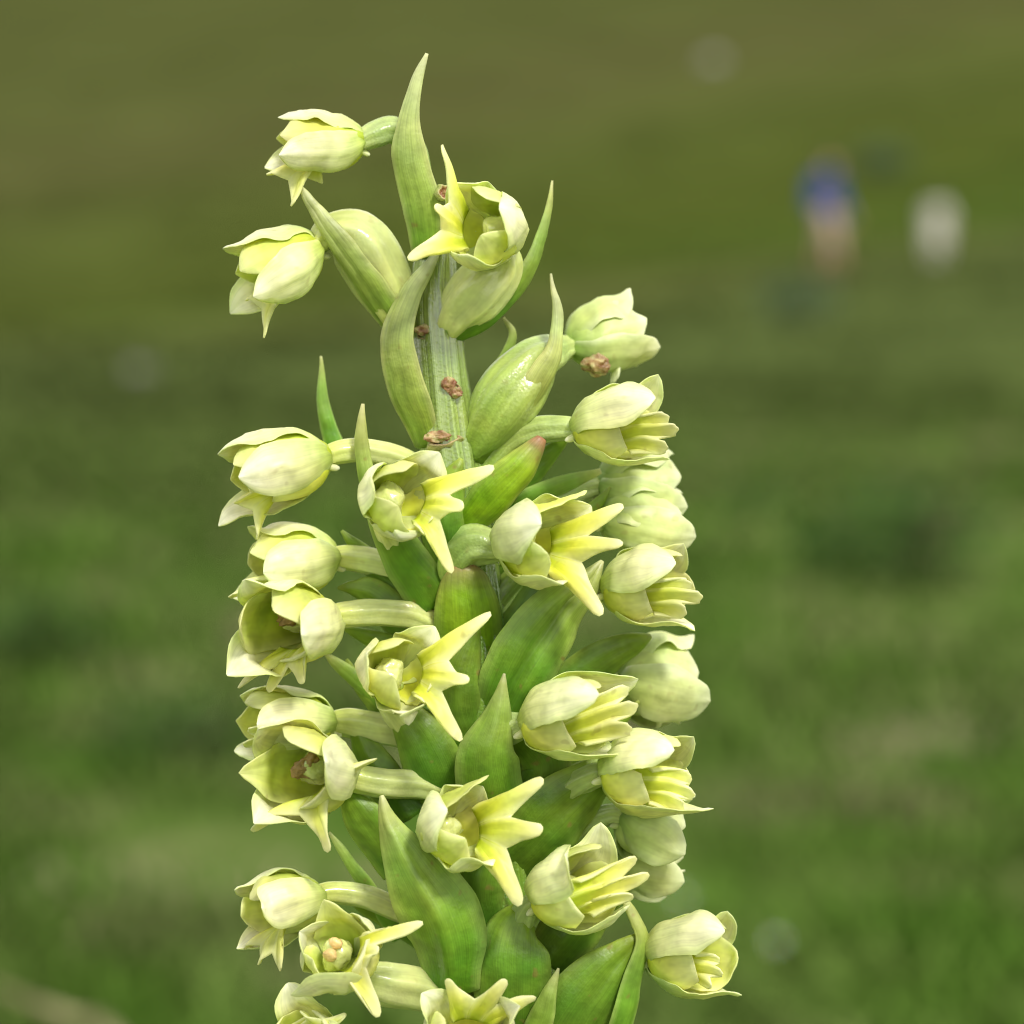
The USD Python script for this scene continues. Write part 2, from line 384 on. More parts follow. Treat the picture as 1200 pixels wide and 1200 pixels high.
    tips.sort(key=lambda x: (x - mouth) @ B)
    S_ = [mouth + B * np.clip((x - mouth) @ B / (R * 0.4), -1, 1) * R * 0.16 - A * length * 0.08 for x in tips]
    D_ = [x - y for x, y in zip(tips, S_)]
    Pp = []
    for d in D_:
        p = B - (B @ unit(d)) * unit(d)
        Pp.append(unit(p) if np.linalg.norm(p) > 0.25 else unit(np.cross(unit(d), [0, 0, 1.0])) * (np.sign(np.cross(unit(d), [0, 0, 1.0]) @ B) or 1))
    web = 0.66 if side_on else 0.42
    notch = [0.5 * (S_[i] + D_[i] * web + S_[i + 1] + D_[i + 1] * web) for i in range(2)]
    ends = [S_[0] + D_[0] * 0.22 - Pp[0] * lobe_w * 1.25, *notch, S_[2] + D_[2] * 0.22 + Pp[2] * lobe_w * 1.25]
    edge_, lob = [], []
    for j in range(3):
        w = lobe_w * g.uniform(0.9, 1.1)
        q = [ends[j], S_[j] + D_[j] * (web + 0.25) - Pp[j] * w * 0.66, S_[j] + D_[j] * 0.94 - Pp[j] * w * 0.42, tips[j] - Pp[j] * w * 0.10, tips[j] + Pp[j] * w * 0.10, S_[j] + D_[j] * 0.94 + Pp[j] * w * 0.42, S_[j] + D_[j] * (web + 0.25) + Pp[j] * w * 0.66, ends[j + 1]]
        xs = spline(q, 23)
        edge_.append(xs if j == 0 else xs[1:])
        lob.append(np.linspace(-1, 1, 23) if j == 0 else np.linspace(-1, 1, 23)[1:])
    edge_, lob = np.vstack(edge_), np.concatenate(lob)
    nu = len(edge_)
    us_ = np.linspace(-1, 1, nu)
    root = mouth - A * length * 0.20 + B * us_[:, None] * R * 0.52 + Lv * (-0.22 * R * us_[:, None] ** 2 - 0.04 * R)
    vv_ = np.linspace(0, 1, 15)[:, None, None]
    ln_ = np.linalg.norm(edge_ - root, axis=1)[None, :, None]
    mid = root[None] * (1 - vv_) + edge_[None] * vv_
    up = unit(A * 0.8 - Lv * 0.45)
    mid = mid + up * ln_ * (0.10 * np.sin(np.pi * vv_ ** 0.9)) - up * ln_ * 0.07 * vv_ ** 2 * np.cos(np.pi * 0.5 * lob)[None, :, None] * np.array(1.0)
    mid = mid - up * 2.0 * np.exp(-(lob[None, :, None] / 0.25) ** 2) * np.sin(np.pi * vv_)
    mid = mid + (np.stack([meshkit.noise(mid * 0.05 + sd * 2.7, 61 + k_) for k_ in range(3)], -1) - 0.5) * 3.0
    tk_ = 2.3 * (1 - 0.6 * vv_ ** 6) * np.ones((1, nu, 1))
    stl = np.stack(np.broadcast_arrays(lob[None, :] * 0.5 + 0.5, vv_[:, :, 0]), -1).reshape(-1, 2)
    parts.append((thicken(mid, up, tk_), np.vstack([stl, stl])))
    (mm, u) = merge(parts)
    obj('lip', mm, M_lip if skin is None else skin, f, uv=u)

    # column, with the pollinia under its cap
    cc = O + A * length * 0.42 - Lv * R * 0.20
    ax = np.stack([A, Lv, B])
    cm = blob(cc, (length * 0.32, R * 0.36, R * 0.42), ax, seed=sd, amp=0.34)
    obj('column', cm, M_column, f, uv=np.tile([0.5, 0.5], (len(cm[0]), 1)))
    if col:
        big = 1.5 if col == 'brown' else 1.0
        pr = [blob(cc + A * length * 0.30 + B * R * e + Lv * R * 0.05, (R * 0.17 * big, R * 0.19 * big, R * 0.15 * big), ax, seed=sd + 9 + int(e * 10), amp=0.3, sub=2) for e in (-0.16, 0.16)]
        if col == 'brown':
            pr = [blob(cc + A * length * 0.22 + B * R * 0.04, (length * 0.17, R * 0.20, R * 0.33), ax, seed=sd + 5, amp=0.75)]
        pm_ = [(x, np.tile([0.5, 0.6], (len(x[0]), 1))) for x in pr]
        mm, u = merge(pm_)
        obj('withered_anther' if col == 'brown' else 'pollinia', mm, M_brown if col == 'brown' else M_pollen, f, uv=u)
    # spur: a short blunt sac behind the lip
    sp0 = O + Lv * R * 0.25
    sm, u = tube([(*(sp0 + A * 6), R * 0.12), (*(sp0 - A * R * 0.06 + Lv * R * 0.12), R * 0.10), (*(sp0 - A * R * 0.14 + Lv * R * 0.16), R * 0.08), (*(sp0 - A * R * 0.20 + Lv * R * 0.18), R * 0.04)], n=12, k=12, seed=sd)
    obj('spur', sm, M_back if skin else M_sepal, f, uv=u)
    if ovary:
        pts = [(*(O + A * 7), 11.0)] + [(*x[:3], x[3] * (0.9 if x[3] < 21 else 1.0)) for x in ovary]
        m_, u = tube(pts, n=34, k=30, ribs=6, rib=0.10, twist=2.4, seed=sd)
        obj('ovary', m_, M_ovary_pale if pale else M_ovary_green, f, uv=u)
    return f


def bract(pts, normal, mtl=None, bend=0.9, edge=0.15, keel=0.05, lab=None, thick=5.0, wave=0.03, name='bract'):
    global FL
    FL += 1
    p = spline(pts, 34)
    hw = np.maximum(p[:, 3], 0.8)
    m_, u = sheet(p[:, :3], np.asarray(normal, float), hw, np.interp(np.linspace(0, 1, 34), [0, 0.6, 1], [1.0, 1.0, 1.3]) * bend, thick=thick, edge=edge, keel=keel, seed=FL * 5, wob=2.0, ns=17, wave=wave)
    b = obj(name, m_, mtl or M_bract, orchid, uv=u)
    if lab:
        tag(b, lab)
    return b


# flowers, from the top of the spike downwards
flower((425, 167, 12), (356, 171, 30), 34, (0.1, 1, 0.15), [(307, 203, 42), (336, 241, 48), (372, 214, 8)],
       ovary=[(440, 157, 8, 17), (462, 153, 0, 17), (484, 176, -8, 16), (500, 230, -8, 12)], lobe_w=7, lab='topmost flower of the spike, in side view')
flower((372, 288, 22), (312, 319, 42), 41, (0.35, 1, 0.1), [(303, 397, 42), (330, 352, 60), (284, 352, 20)],
       ovary=[(388, 272, 18, 22), (418, 282, 8, 34), (445, 325, 0, 34), (478, 385, -4, 22)], pale=True, lobe_w=6)
flower((592, 285, 50), (556, 258, 116), 50, (-1, 0.12, -0.35), [(519, 168, 122), (510, 240, 134), (478, 301, 138)], deep=0.85,
       ovary=[(586, 312, 36, 26), (560, 342, 30, 32), (534, 372, 14, 24), (518, 405, -14, 12)], pale=True, lobe_w=12)
flower((668, 405, -40), (724, 392, -66), 35, (0.1, 1, -0.2), [(748, 428, -60), (722, 446, -40), (758, 402, -92)],
       ovary=[(656, 410, -28, 18), (630, 424, 6, 28), (598, 462, 22, 36), (570, 505, 12, 28), (548, 540, 2, 14)], skin=M_back)
flower((674, 504, 30), (742, 494, 55), 43, (0.1, 0.5, 0.85), [(801, 501, 80), (788, 486, 70), (786, 524, 72)],
       ovary=[(655, 502, 24, 16), (622, 506, 14, 17), (590, 526, 6, 17), (562, 572, 0, 14)], dorsal=(770, 439, 44), lat=(None, (786, 537, 50)))
flower((384, 535, 32), (304, 556, 52), 42, (-0.1, 0.9, 0.42), [(295, 632, 56), (269, 588, 66), (288, 568, 74)],
       ovary=[(400, 530, 28, 15), (430, 528, 18, 15), (475, 540, 4, 15), (525, 575, -8, 12)], pale=True, lobe_w=8)
flower((452, 598, 72), (480, 577, 140), 49, (1, 0.35, -0.25), [(578, 545, 132), (543, 592, 152), (528, 669, 138)], deep=0.74,
       ovary=[(451, 612, 58, 15), (462, 640, 30, 15), (490, 680, 4, 15), (522, 712, -12, 12)], pale=True, lat=((468, 635, 122), None), lobe_w=13)
flower((393, 652, 2), (325, 662, 22), 41, (-0.15, 0.95, 0.3), [(263, 697, 36), (284, 708, 44), (280, 680, 50)],
       ovary=[(410, 654, 0, 16), (445, 660, -2, 17), (490, 672, -8, 17), (540, 700, -8, 14)], pale=True, lobe_w=10)
flower((378, 728, 32), (328, 736, 106), 49, (0.3, 1, 0.2), [(275, 804, 76), (312, 808, 72), (352, 800, 104)],
       ovary=[(400, 721, 36, 16), (440, 718, 26, 17), (490, 724, 12, 17), (545, 755, 0, 14)], pale=True, col='brown', lobe_w=11)
flower((455, 803, 72), (475, 780, 140), 47, (1, 0.2, -0.2), [(574, 716, 136), (549, 795, 152), (538, 867, 140)], deep=0.74,
       ovary=[(454, 816, 56, 15), (468, 845, 28, 15), (500, 878, 2, 14), (535, 905, -12, 12)], pale=True, lat=((478, 850, 124), None), lobe_w=12)
flower((592, 640, 62), (642, 632, 112), 46, (0.8, 0.42, -0.6), [(733, 590, 112), (733, 635, 138), (708, 719, 134)],
       ovary=[(580, 641, 52, 20), (552, 640, 38, 25), (532, 660, 22, 24), (545, 705, 6, 16)], pet=(None, (688, 576, 84)), lobe_w=15)
flower((710, 690, 22), (774, 684, 48), 44, (0.1, 0.5, 0.85), [(828, 697, 72), (814, 682, 62), (808, 718, 66)],
       ovary=[(696, 694, 16, 16), (660, 714, 6, 17), (610, 760, 0, 15), (570, 800, -4, 12)], dorsal=(802, 637, 36), lat=(None, (814, 741, 50)))
flower((702, 568, -46), (762, 572, -66), 40, (0.1, 1, -0.1), [(786, 598, -66), (770, 604, -50), (788, 580, -90)],
       ovary=[(685, 574, -42, 15), (650, 590, -34, 16), (600, 630, -20, 15), (550, 680, -6, 12)], skin=M_back)
flower((706, 606, -24), (768, 616, -40), 37, (0.1, 1, 0.1), [(798, 634, -40), (780, 642, -30), (770, 648, -24)],
       ovary=[(690, 608, -24, 14), (655, 630, -22, 15), (600, 680, -14, 14), (555, 740, -4, 12)], skin=M_back)
flower((722, 792, -46), (784, 802, -66), 45, (0.0, 1, 0.1), [(822, 830, -66), (800, 846, -50), (775, 850, -40)],
       ovary=[(705, 796, -42, 15), (665, 815, -34, 16), (615, 850, -20, 15), (570, 900, -6, 12)], skin=M_back, lat=(None, (814, 776, -60)))
flower((616, 850, 70), (682, 838, 106), 46, (0.1, 0.5, 0.85), [(754, 822, 122), (742, 802, 112), (746, 852, 124)],
       ovary=[(602, 852, 60, 20), (582, 858, 44, 22), (570, 880, 22, 20), (575, 920, 4, 14)], dorsal=(748, 797, 84), lat=(None, (742, 884, 96)), lobe_w=13)
flower((708, 906, 58), (772, 904, 84), 46, (0.1, 0.5, 0.85), [(820, 930, 100), (814, 908, 92), (804, 948, 98)],
       ovary=[(694, 910, 50, 16), (660, 930, 34, 17), (615, 970, 12, 15), (585, 1010, 0, 12)], dorsal=(812, 862, 76), lat=(None, (836, 948, 86)))
flower((728, 956, 12), (772, 976, 4), 39, (0.1, 1, 0.1), [(800, 994, 10), (792, 1008, 18), (768, 1012, 26)],
       ovary=[(715, 955, 10, 14), (680, 970, 4, 15), (630, 1010, -4, 14), (590, 1050, -6, 12)], skin=M_back, lobe_w=6)
flower((716, 1004, -30), (768, 1014, -40), 36, (0.1, 1, 0.1), [(806, 1019, -36), (780, 1036, -30), (760, 1042, -30)],
       ovary=[(702, 1004, -28, 13), (670, 1020, -22, 14), (630, 1050, -14, 14), (590, 1090, -6, 12)], skin=M_back)
flower((506, 984, 84), (554, 962, 138), 50, (1, 0.22, -0.75), [(637, 911, 142), (637, 970, 166), (611, 1060, 150)], deep=0.74,
       ovary=[(502, 992, 74, 17), (515, 1020, 48, 18), (545, 1050, 18, 17), (580, 1080, 2, 13)], pet=(None, (572, 907, 116)), lobe_w=16)
flower((396, 910, 40), (346, 904, 112), 52, (0.5, 0.85, 0.3), [(438, 888, 116), (382, 997, 116), (290, 971, 92)],
       ovary=[(414, 912, 46, 17), (450, 918, 36, 19), (500, 922, 18, 18), (555, 945, 2, 14)], pale=True, col='brown', pet=((281, 908, 104), None), lobe_w=11)
flower((390, 846, 8), (318, 848, 30), 40, (-0.1, 0.9, 0.45), [(281, 870, 50), (296, 884, 48), (288, 852, 60)],
       ovary=[(405, 847, 6, 18), (435, 852, 2, 20), (480, 862, -4, 19), (545, 890, -8, 14)], pale=True)
flower((630, 1056, 72), (688, 1036, 112), 47, (0.1, 0.5, 0.85), [(768, 1020, 136), (752, 1000, 122), (746, 1048, 128)],
       ovary=[(620, 1066, 60, 18), (608, 1090, 40, 19), (602, 1125, 18, 17), (600, 1160, 2, 13)], dorsal=(703, 963, 90), lat=(None, (738, 1060, 100)), lobe_w=14)
flower((760, 1122, 22), (828, 1116, 46), 45, (0.1, 0.5, 0.85), [(850, 1140, 72), (846, 1122, 66), (836, 1158, 66)],
       ovary=[(744, 1126, 16, 16), (705, 1145, 6, 17), (655, 1185, -2, 16), (610, 1230, -6, 12)], dorsal=(852, 1068, 34), lat=(None, (869, 1168, 44)), lobe_w=9)
flower((412, 1132, 84), (390, 1108, 142), 48, (0.9, 0.4, 0.1), [(492, 1078, 144), (442, 1112, 160), (441, 1189, 152)], deep=0.74,
       ovary=[(420, 1142, 72, 18), (450, 1153, 60, 25), (500, 1162, 38, 25), (565, 1190, 6, 16)], pale=True, col='cream', lat=((342, 1167, 112), None), pet=(None, (378, 1053, 120)), lobe_w=12)
flower((374, 1048, 32), (314, 1066, 58), 38, (-0.1, 0.85, 0.55), [(298, 1130, 70), (283, 1112, 58), (324, 1138, 80)],
       ovary=[(390, 1046, 26, 14), (425, 1050, 18, 15), (475, 1070, 6, 15), (560, 1110, -4, 12)], pale=True, dorsal=(276, 1044, 62), lobe_w=8)
flower((552, 1240, 90), (548, 1206, 146), 46, (0.1, -1, 0.4), [(524, 1147, 146), (592, 1148, 156), (627, 1168, 146)],
       ovary=[(556, 1255, 76, 16), (575, 1275, 44, 16), (600, 1290, 8, 14)], lobe_w=11)
flower((386, 1236, 64), (352, 1214, 104), 40, (0.5, -0.8, 0.3), [(350, 1186, 110), (404, 1188, 118), (330, 1205, 90)],
       ovary=[(400, 1245, 54, 15), (450, 1260, 30, 15), (560, 1290, 0, 12)], pale=True, lobe_w=9)

# bracts
bract([(499, 302, 16, 20), (491, 238, 40, 28), (478, 184, 50, 25), (477, 150, 52, 18), (482, 118, 50, 11.5), (491, 88, 48, 8), (500, 62, 48, 2.5)], (-0.25, 0, 1), M_bract_pale, bend=1.0, edge=0.3, lab='tall pale pointed bract at the top of the spike')
bract([(466, 388, 8, 24), (430, 336, 34, 24), (394, 284, 46, 19), (366, 243, 44, 10), (349, 216, 40, 1.5)], (-0.45, 0.35, 0.85), M_bract_pale, bend=1.0, keel=0.12)
bract([(522, 404, 12, 22), (578, 372, 22, 31), (622, 318, 16, 20), (641, 262, 12, 9), (648, 212, 10, 1.5)], (0.5, 0.6, 0.5), bend=1.1)
bract([(500, 524, 16, 24), (474, 458, 38, 31), (462, 398, 44, 27), (478, 346, 40, 20), (503, 309, 30, 10), (516, 288, 20, 2)], (-0.5, 0.05, 0.9), M_bract_pale, bend=1.1, edge=0.3)
bract([(562, 542, 14, 24), (604, 492, 34, 27), (638, 444, 44, 23), (654, 404, 40, 14), (654, 362, 34, 8), (646, 321, 32, 1.5)], (0.55, 0.4, 0.8), M_bract_pale, bend=1.2, keel=0.05)
bract([(545, 622, 36, 22), (578, 584, 54, 31), (610, 550, 56, 27), (630, 524, 50, 16), (636, 514, 46, 9)], (0.2, 0.2, 1), M_bract_dry, bend=1.1, lab='bract with a withered brown tip')
bract([(512, 710, 24, 34), (468, 645, 42, 28), (436, 580, 52, 14), (423, 520, 52, 10), (427, 472, 50, 2)], (-0.1, 0.1, 1), M_bract, bend=0.8)
bract([(396, 535, -26, 14), (380, 480, -28, 9), (377, 418, -28, 1.5)], (0, 0, 1), bend=0.8)
bract([(530, 1165, 60, 34), (522, 1095, 92, 54), (494, 1040, 98, 50), (466, 990, 98, 28), (452, 955, 96, 12), (447, 934, 94, 3)], (-0.15, 0.05, 1), bend=0.95, keel=-0.22, lab='broad keeled bract')
bract([(576, 940, 56, 46), (570, 885, 82, 40), (583, 838, 80, 19), (591, 790, 74, 1.5)], (0.0, 0, 1), bend=0.9, keel=-0.08)
bract([(580, 850, 30, 36), (612, 786, 58, 50), (650, 726, 60, 44), (688, 686, 48, 24), (706, 656, 36, 3)], (0.15, 0.2, 1), bend=1.0, keel=0.30)
bract([(556, 790, 24, 46), (547, 722, 46, 46), (543, 676, 50, 34), (541, 658, 44, 18)], (0, 0, 1), M_bract_dry, bend=1.0)
bract([(602, 1210, 44, 44), (600, 1140, 72, 54), (604, 1090, 68, 42), (628, 1056, 50, 8)], (0, 0, 1), M_bract_deep, bend=1.0)
bract([(596, 1020, 30, 44), (648, 962, 50, 50), (700, 914, 44, 32), (732, 886, 30, 3)], (0.15, 0.25, 1), M_bract_deep, bend=0.9, keel=0.1)
bract([(636, 1260, 34, 52), (690, 1172, 56, 50), (730, 1122, 50, 26), (758, 1092, 40, 3)], (0.2, 0.2, 1), M_bract_deep, bend=0.9, keel=0.1)
bract([(612, 1260, 56, 26), (636, 1184, 68, 16), (655, 1134, 64, 1.5)], (-0.2, 0.1, 1), bend=0.9)
bract([(716, 1260, 40, 20), (742, 1155, 50, 15), (754, 1105, 50, 11), (742, 1072, 46, 8), (727, 1048, 40, 3)], (0.5, 0.1, 0.8), bend=0.8)
bract([(524, 940, 24, 34), (502, 885, 42, 40), (472, 832, 38, 22), (452, 790, 32, 3)], (-0.1, 0.1, 1), M_bract_deep, bend=0.9)
bract([(470, 1020, 24, 30), (424, 958, 40, 28), (396, 916, 36, 4)], (-0.2, 0.1, 1), M_bract_deep, bend=0.9)
bract([(630, 840, -16, 30), (698, 782, -6, 30), (742, 756, -10, 16), (762, 744, -14, 3)], (0.2, 0.2, 1), M_bract_deep, bend=0.9)
bract([(585, 605, -16, 20), (650, 572, -14, 14), (704, 552, -14, 4)], (0.2, 0.4, 1), bend=0.8)
bract([(455, 830, 0, 12), (420, 800, 0, 11), (396, 780, 4, 8), (381, 766, 8, 2)], (-0.2, 0.3, 1), bend=0.8)
bract([(470, 1100, 0, 14), (430, 1040, 4, 10), (402, 1000, 8, 7), (385, 975, 10, 1.5)], (-0.2, 0.3, 1), bend=0.8)
bract([(560, 470, -20, 10), (600, 400, -26, 6), (590, 372, -26, 1.5)], (0.2, 0.2, 1), bend=0.7)

for p_, n_ in (([(532, 668, 30, 30), (520, 612, 48, 34), (528, 566, 46, 20), (540, 538, 40, 3)], (0, 0, 1)), ([(548, 880, 30, 36), (534, 812, 46, 36), (546, 758, 46, 22), (562, 722, 38, 4)], (0, 0, 1)),
               ([(566, 1096, 36, 36), (560, 1042, 56, 36), (574, 1000, 54, 22), (592, 970, 46, 4)], (0, 0, 1)), ([(590, 780, 10, 40), (640, 700, 20, 34), (640, 650, 20, 20), (625, 615, 20, 3)], (0.1, 0.1, 1)),
               ([(610, 960, 20, 40), (640, 900, 34, 36), (610, 862, 40, 22), (600, 836, 40, 3)], (0.1, 0.1, 1)), ([(480, 960, 10, 30), (440, 900, 16, 26), (420, 862, 14, 14), (412, 835, 10, 2)], (-0.1, 0.1, 1)),
               ([(640, 1130, 20, 40), (680, 1080, 30, 36), (720, 1050, 30, 16), (745, 1030, 24, 3)], (0.1, 0.1, 1)), ([(500, 760, 0, 30), (440, 700, 6, 24), (415, 690, 6, 12), (395, 690, 4, 2)], (-0.1, 0.3, 1))):
    bract(p_, n_, M_bract if len(p_) % 2 else M_bract_deep, bend=0.95, keel=-0.1)
for p_, n_ in (([(530, 720, -10, 26), (470, 690, 0, 26), (425, 650, 0, 14), (400, 622, 0, 2)], (-0.2, 0.1, 1)), ([(540, 880, -10, 28), (480, 850, -4, 28), (430, 812, -4, 14), (405, 772, -4, 2)], (-0.2, 0.1, 1)),
               ([(545, 800, -14, 26), (480, 772, -6, 24), (430, 748, -6, 12), (400, 736, -6, 2)], (-0.2, 0.2, 1)), ([(580, 680, -20, 24), (640, 642, -14, 26), (690, 602, -14, 12), (715, 570, -14, 2)], (0.2, 0.2, 1)),
               ([(590, 900, -20, 26), (660, 880, -10, 26), (720, 850, -14, 12), (750, 822, -14, 2)], (0.2, 0.2, 1)), ([(600, 1062, -16, 26), (670, 1032, -6, 26), (725, 1002, -10, 12), (745, 985, -10, 2)], (0.2, 0.2, 1)),
               ([(560, 602, -14, 22), (610, 562, -8, 22), (655, 522, -10, 10), (672, 498, -10, 2)], (0.2, 0.2, 1)), ([(560, 1130, -8, 28), (490, 1090, 0, 28), (430, 1062, 0, 14), (395, 1040, 0, 2)], (-0.2, 0.2, 1))):
    bract(p_, n_, M_bract_deep, bend=0.9, keel=0.06)

# withered scars on the bare part of the stem: small rough craters with a torn rim


def scar(c, r, out, seed):
    out = unit(out)
    a = unit(np.cross(out, [0.1, 1, 0.05])); b = np.cross(out, a)
    prof = np.array([(0.0, 0.30, 0.55), (0.26, 0.16, 0.5), (0.48, -0.22, 0.05), (0.74, 0.26, 0.72), (0.90, 0.22, 0.9), (1.04, -0.10, 1.0), (1.12, -0.6, 1.0), (0.0, -0.7, 1.0)])
    k = 28
    ang = np.linspace(0, 2 * np.pi, k, endpoint=False)
    rag = 1 + 1.1 * (meshkit.noise(np.stack([np.cos(ang) * 1.6, np.sin(ang) * 1.6, np.full(k, seed * 3.3)], -1), seed) - 0.5)
    v = np.array([np.asarray(c, float) + (a * math.cos(t) * r[0] + b * math.sin(t) * r[1]) * p[0] * q + out * r[2] * p[1] * (0.5 + q * 0.8) for p in prof for t, q in zip(ang, rag)])
    v = v + (np.stack([meshkit.noise(v * 0.25, 31 + j) for j in range(3)], -1) - 0.5) * 2.4
    i_ = np.arange(len(prof) * k).reshape(len(prof), k); j_ = np.roll(i_, -1, 1)
    q = np.stack([i_[:-1], j_[:-1], j_[1:], i_[1:]], -1).reshape(-1, 4)
    f = np.vstack([q[:, [0, 1, 2]], q[:, [0, 2, 3]]])
    w = V(v)
    if trimesh.Trimesh(w, f, process=False).volume < 0:
        f = f[:, ::-1]
    obj('withered_scar', (w, f), M_brown, orchid, uv=np.stack([np.full(len(w), 0.5), np.repeat(prof[:, 2], k)], 1))


scar((497, 391, 21), (8, 6, 8), (-0.3, -0.2, 1), 1)
scar((531, 456, 27), (11, 8, 10), (0.1, -0.3, 1), 2)
scar((521, 515, 30), (18, 9, 12), (0, -0.5, 1), 3)
scar((522, 226, 52), (10, 12, 9), (0.3, -0.2, 1), 4)
for c, r, sd_ in (((494, 386, 25), (9, 6, 6), 1), ((526, 450, 31), (8, 9, 6), 2), ((534, 460, 33), (7, 6, 6), 3), ((512, 512, 36), (13, 6, 7), 4), ((701, 428, -14), (14, 10, 8), 5)):
    w = blob(c, r, seed=sd_, amp=0.85)
    tn = np.clip(0.62 + 0.9 * (meshkit.noise(w[0] * 6000, sd_) - 0.5), 0, 1)
    obj('dry_remnant', w, M_brown, orchid, uv=np.stack([np.full(len(tn), 0.5), tn], 1))

# long leaves sheathing the foot of the stem, below the picture
for k, az in enumerate((20, 150, 265)):
    c_, s_ = math.cos(math.radians(az)), math.sin(math.radians(az))
    pts = [(600 + c_ * 60, 7150, s_ * 60, 70), (600 + c_ * 500, 6100, s_ * 500, 260), (600 + c_ * 1300, 5500, s_ * 1300, 300), (600 + c_ * 2200, 5600, s_ * 2200, 140), (600 + c_ * 2600, 5850, s_ * 2600, 5)]
    p = spline(pts, 30)
    m, uv = sheet(p[:, :3], (c_ * 0.5, 0.8, s_ * 0.5), p[:, 3], 0.5, thick=12, wob=8, seed=k)
    obj('leaf', m, M_bract_deep, orchid, uv=uv)

# ------------------------------------------------------------------ meadow and hillside


def height(x, y):
    x, y = np.asarray(x, float), np.asarray(y, float)
    sm = lambda a, b, v: np.clip((v - a) / (b - a), 0, 1) ** 2 * (3 - 2 * np.clip((v - a) / (b - a), 0, 1))
    tilt = 0.105 * np.clip(x, -60, 60) * sm(8, 38, y)
    yy = y + 0.0
    z = np.interp(yy, [-400, 5, 10, 20, 34, 36, 39, 41, 46, 60, 120, 200, 420, 900], [0, 0, 0.36, 1.85, 3.50, 3.70, 3.86, 4.2, 6.2, 10.4, 30, 60, 120, 135])
    far = sm(3, 30, np.abs(y) + np.abs(x) * 0.3)
    n = meshkit.fbm(np.stack([x * 0.11, y * 0.11, np.zeros_like(x)], -1), 3, 3) - 0.5
    n2 = meshkit.fbm(np.stack([x * 0.9, y * 0.9, np.zeros_like(x)], -1), 2, 8) - 0.5
    near = sm(0.1, 2.0, np.hypot(x, y))
    return z + tilt + n * 1.1 * far + n2 * 0.05 * near


ys = np.concatenate([-np.geomspace(300, 0.3, 26), np.linspace(-0.2, 2, 30), np.geomspace(2.1, 60, 130), np.geomspace(61, 900, 80)])
us = np.linspace(-1, 1, 111)
us = np.sign(us) * np.abs(us) ** 2.2
X = us[None, :] * (np.abs(ys)[:, None] * 1.2 + 12)
Y = np.repeat(ys[:, None], len(us), 1)
Z = height(X, Y)
i = np.arange(X.size).reshape(X.shape)
gf = np.stack([i[:-1, :-1], i[:-1, 1:], i[1:, 1:], i[1:, :-1]], -1).reshape(-1, 4)

GRASS_N = {
    'g': ('geometry', {}), 'x': ('separate_xyz', {}),
    'big': ('noise_texture', {'scale': 0.22, 'detail': 3.0, 'roughness': 0.6}),
    'mid': ('noise_texture', {'scale': 4.2, 'detail': 4.0, 'roughness': 0.68}),
    'd0': ('math', {'math_type': 'multiply_add', 'value2': 8.0}),
    'd1': ('math', {'math_type': 'multiply_add', 'value2': -0.55}),
    'lush': ('rgb_ramp', {'ramp': [(0.34, (0.034, 0.090, 0.008)), (0.44, (0.064, 0.122, 0.018)), (0.54, (0.094, 0.140, 0.034)), (0.63, (0.175, 0.172, 0.085))]}),
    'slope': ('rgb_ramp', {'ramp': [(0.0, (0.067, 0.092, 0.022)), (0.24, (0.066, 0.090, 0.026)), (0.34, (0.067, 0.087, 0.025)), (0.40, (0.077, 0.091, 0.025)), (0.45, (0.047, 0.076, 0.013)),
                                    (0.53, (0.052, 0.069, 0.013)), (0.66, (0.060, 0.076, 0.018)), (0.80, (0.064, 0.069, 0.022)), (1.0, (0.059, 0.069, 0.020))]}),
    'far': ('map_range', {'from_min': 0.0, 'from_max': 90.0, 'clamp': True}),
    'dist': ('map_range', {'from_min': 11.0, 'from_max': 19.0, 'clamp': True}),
    'mx': ('mix', {}),
    'vf': ('map_range', {'from_min': 0.3, 'from_max': 0.7, 'to_min': 0.84, 'to_max': 1.16}),
    'hs': ('hsv', {}),
    'p': ('diffuse_bsdf', {}),
}
GRASS_L = [('g.position', 'x.vector'), ('g.position', 'big.vector'), ('g.position', 'mid.vector'),
           ('big.fac', 'd0.value1'), ('x.y', 'd0.value3'), ('d1.value', 'dist.value'), ('x.x', 'd1.value1'), ('d0.value', 'd1.value3'), ('d1.value', 'far.value'), ('far.result', 'slope.fac'), ('mid.fac', 'lush.fac'),
           ('dist.result', 'mx.fac'), ('lush.color', 'mx.color1'), ('slope.color', 'mx.color2'), ('big.fac', 'vf.value'), ('mx.color', 'hs.color'), ('vf.result', 'hs.value'), ('hs.color', 'p.color')]
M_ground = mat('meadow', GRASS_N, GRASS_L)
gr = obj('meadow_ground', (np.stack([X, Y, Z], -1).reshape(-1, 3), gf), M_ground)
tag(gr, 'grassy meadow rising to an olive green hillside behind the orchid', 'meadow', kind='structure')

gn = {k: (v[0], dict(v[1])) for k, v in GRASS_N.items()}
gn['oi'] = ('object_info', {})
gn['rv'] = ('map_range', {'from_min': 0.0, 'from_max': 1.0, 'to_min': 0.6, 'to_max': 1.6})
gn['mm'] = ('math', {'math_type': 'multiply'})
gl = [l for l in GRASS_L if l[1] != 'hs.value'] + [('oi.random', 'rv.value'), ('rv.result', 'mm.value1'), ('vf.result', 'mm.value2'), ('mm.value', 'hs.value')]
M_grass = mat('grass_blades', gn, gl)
M_straw = mat('straw', {'n': ('noise_texture', {'scale': 40.0}), 'r': ('rgb_ramp', {'ramp': [(0.3, (0.25, 0.23, 0.11)), (0.7, (0.38, 0.35, 0.19))]}), 'g': ('geometry', {}), 'p': ('principled_bsdf', {'roughness': 0.7})},
              [('g.position', 'n.vector'), ('n.fac', 'r.fac'), ('r.color', 'p.base_color')])


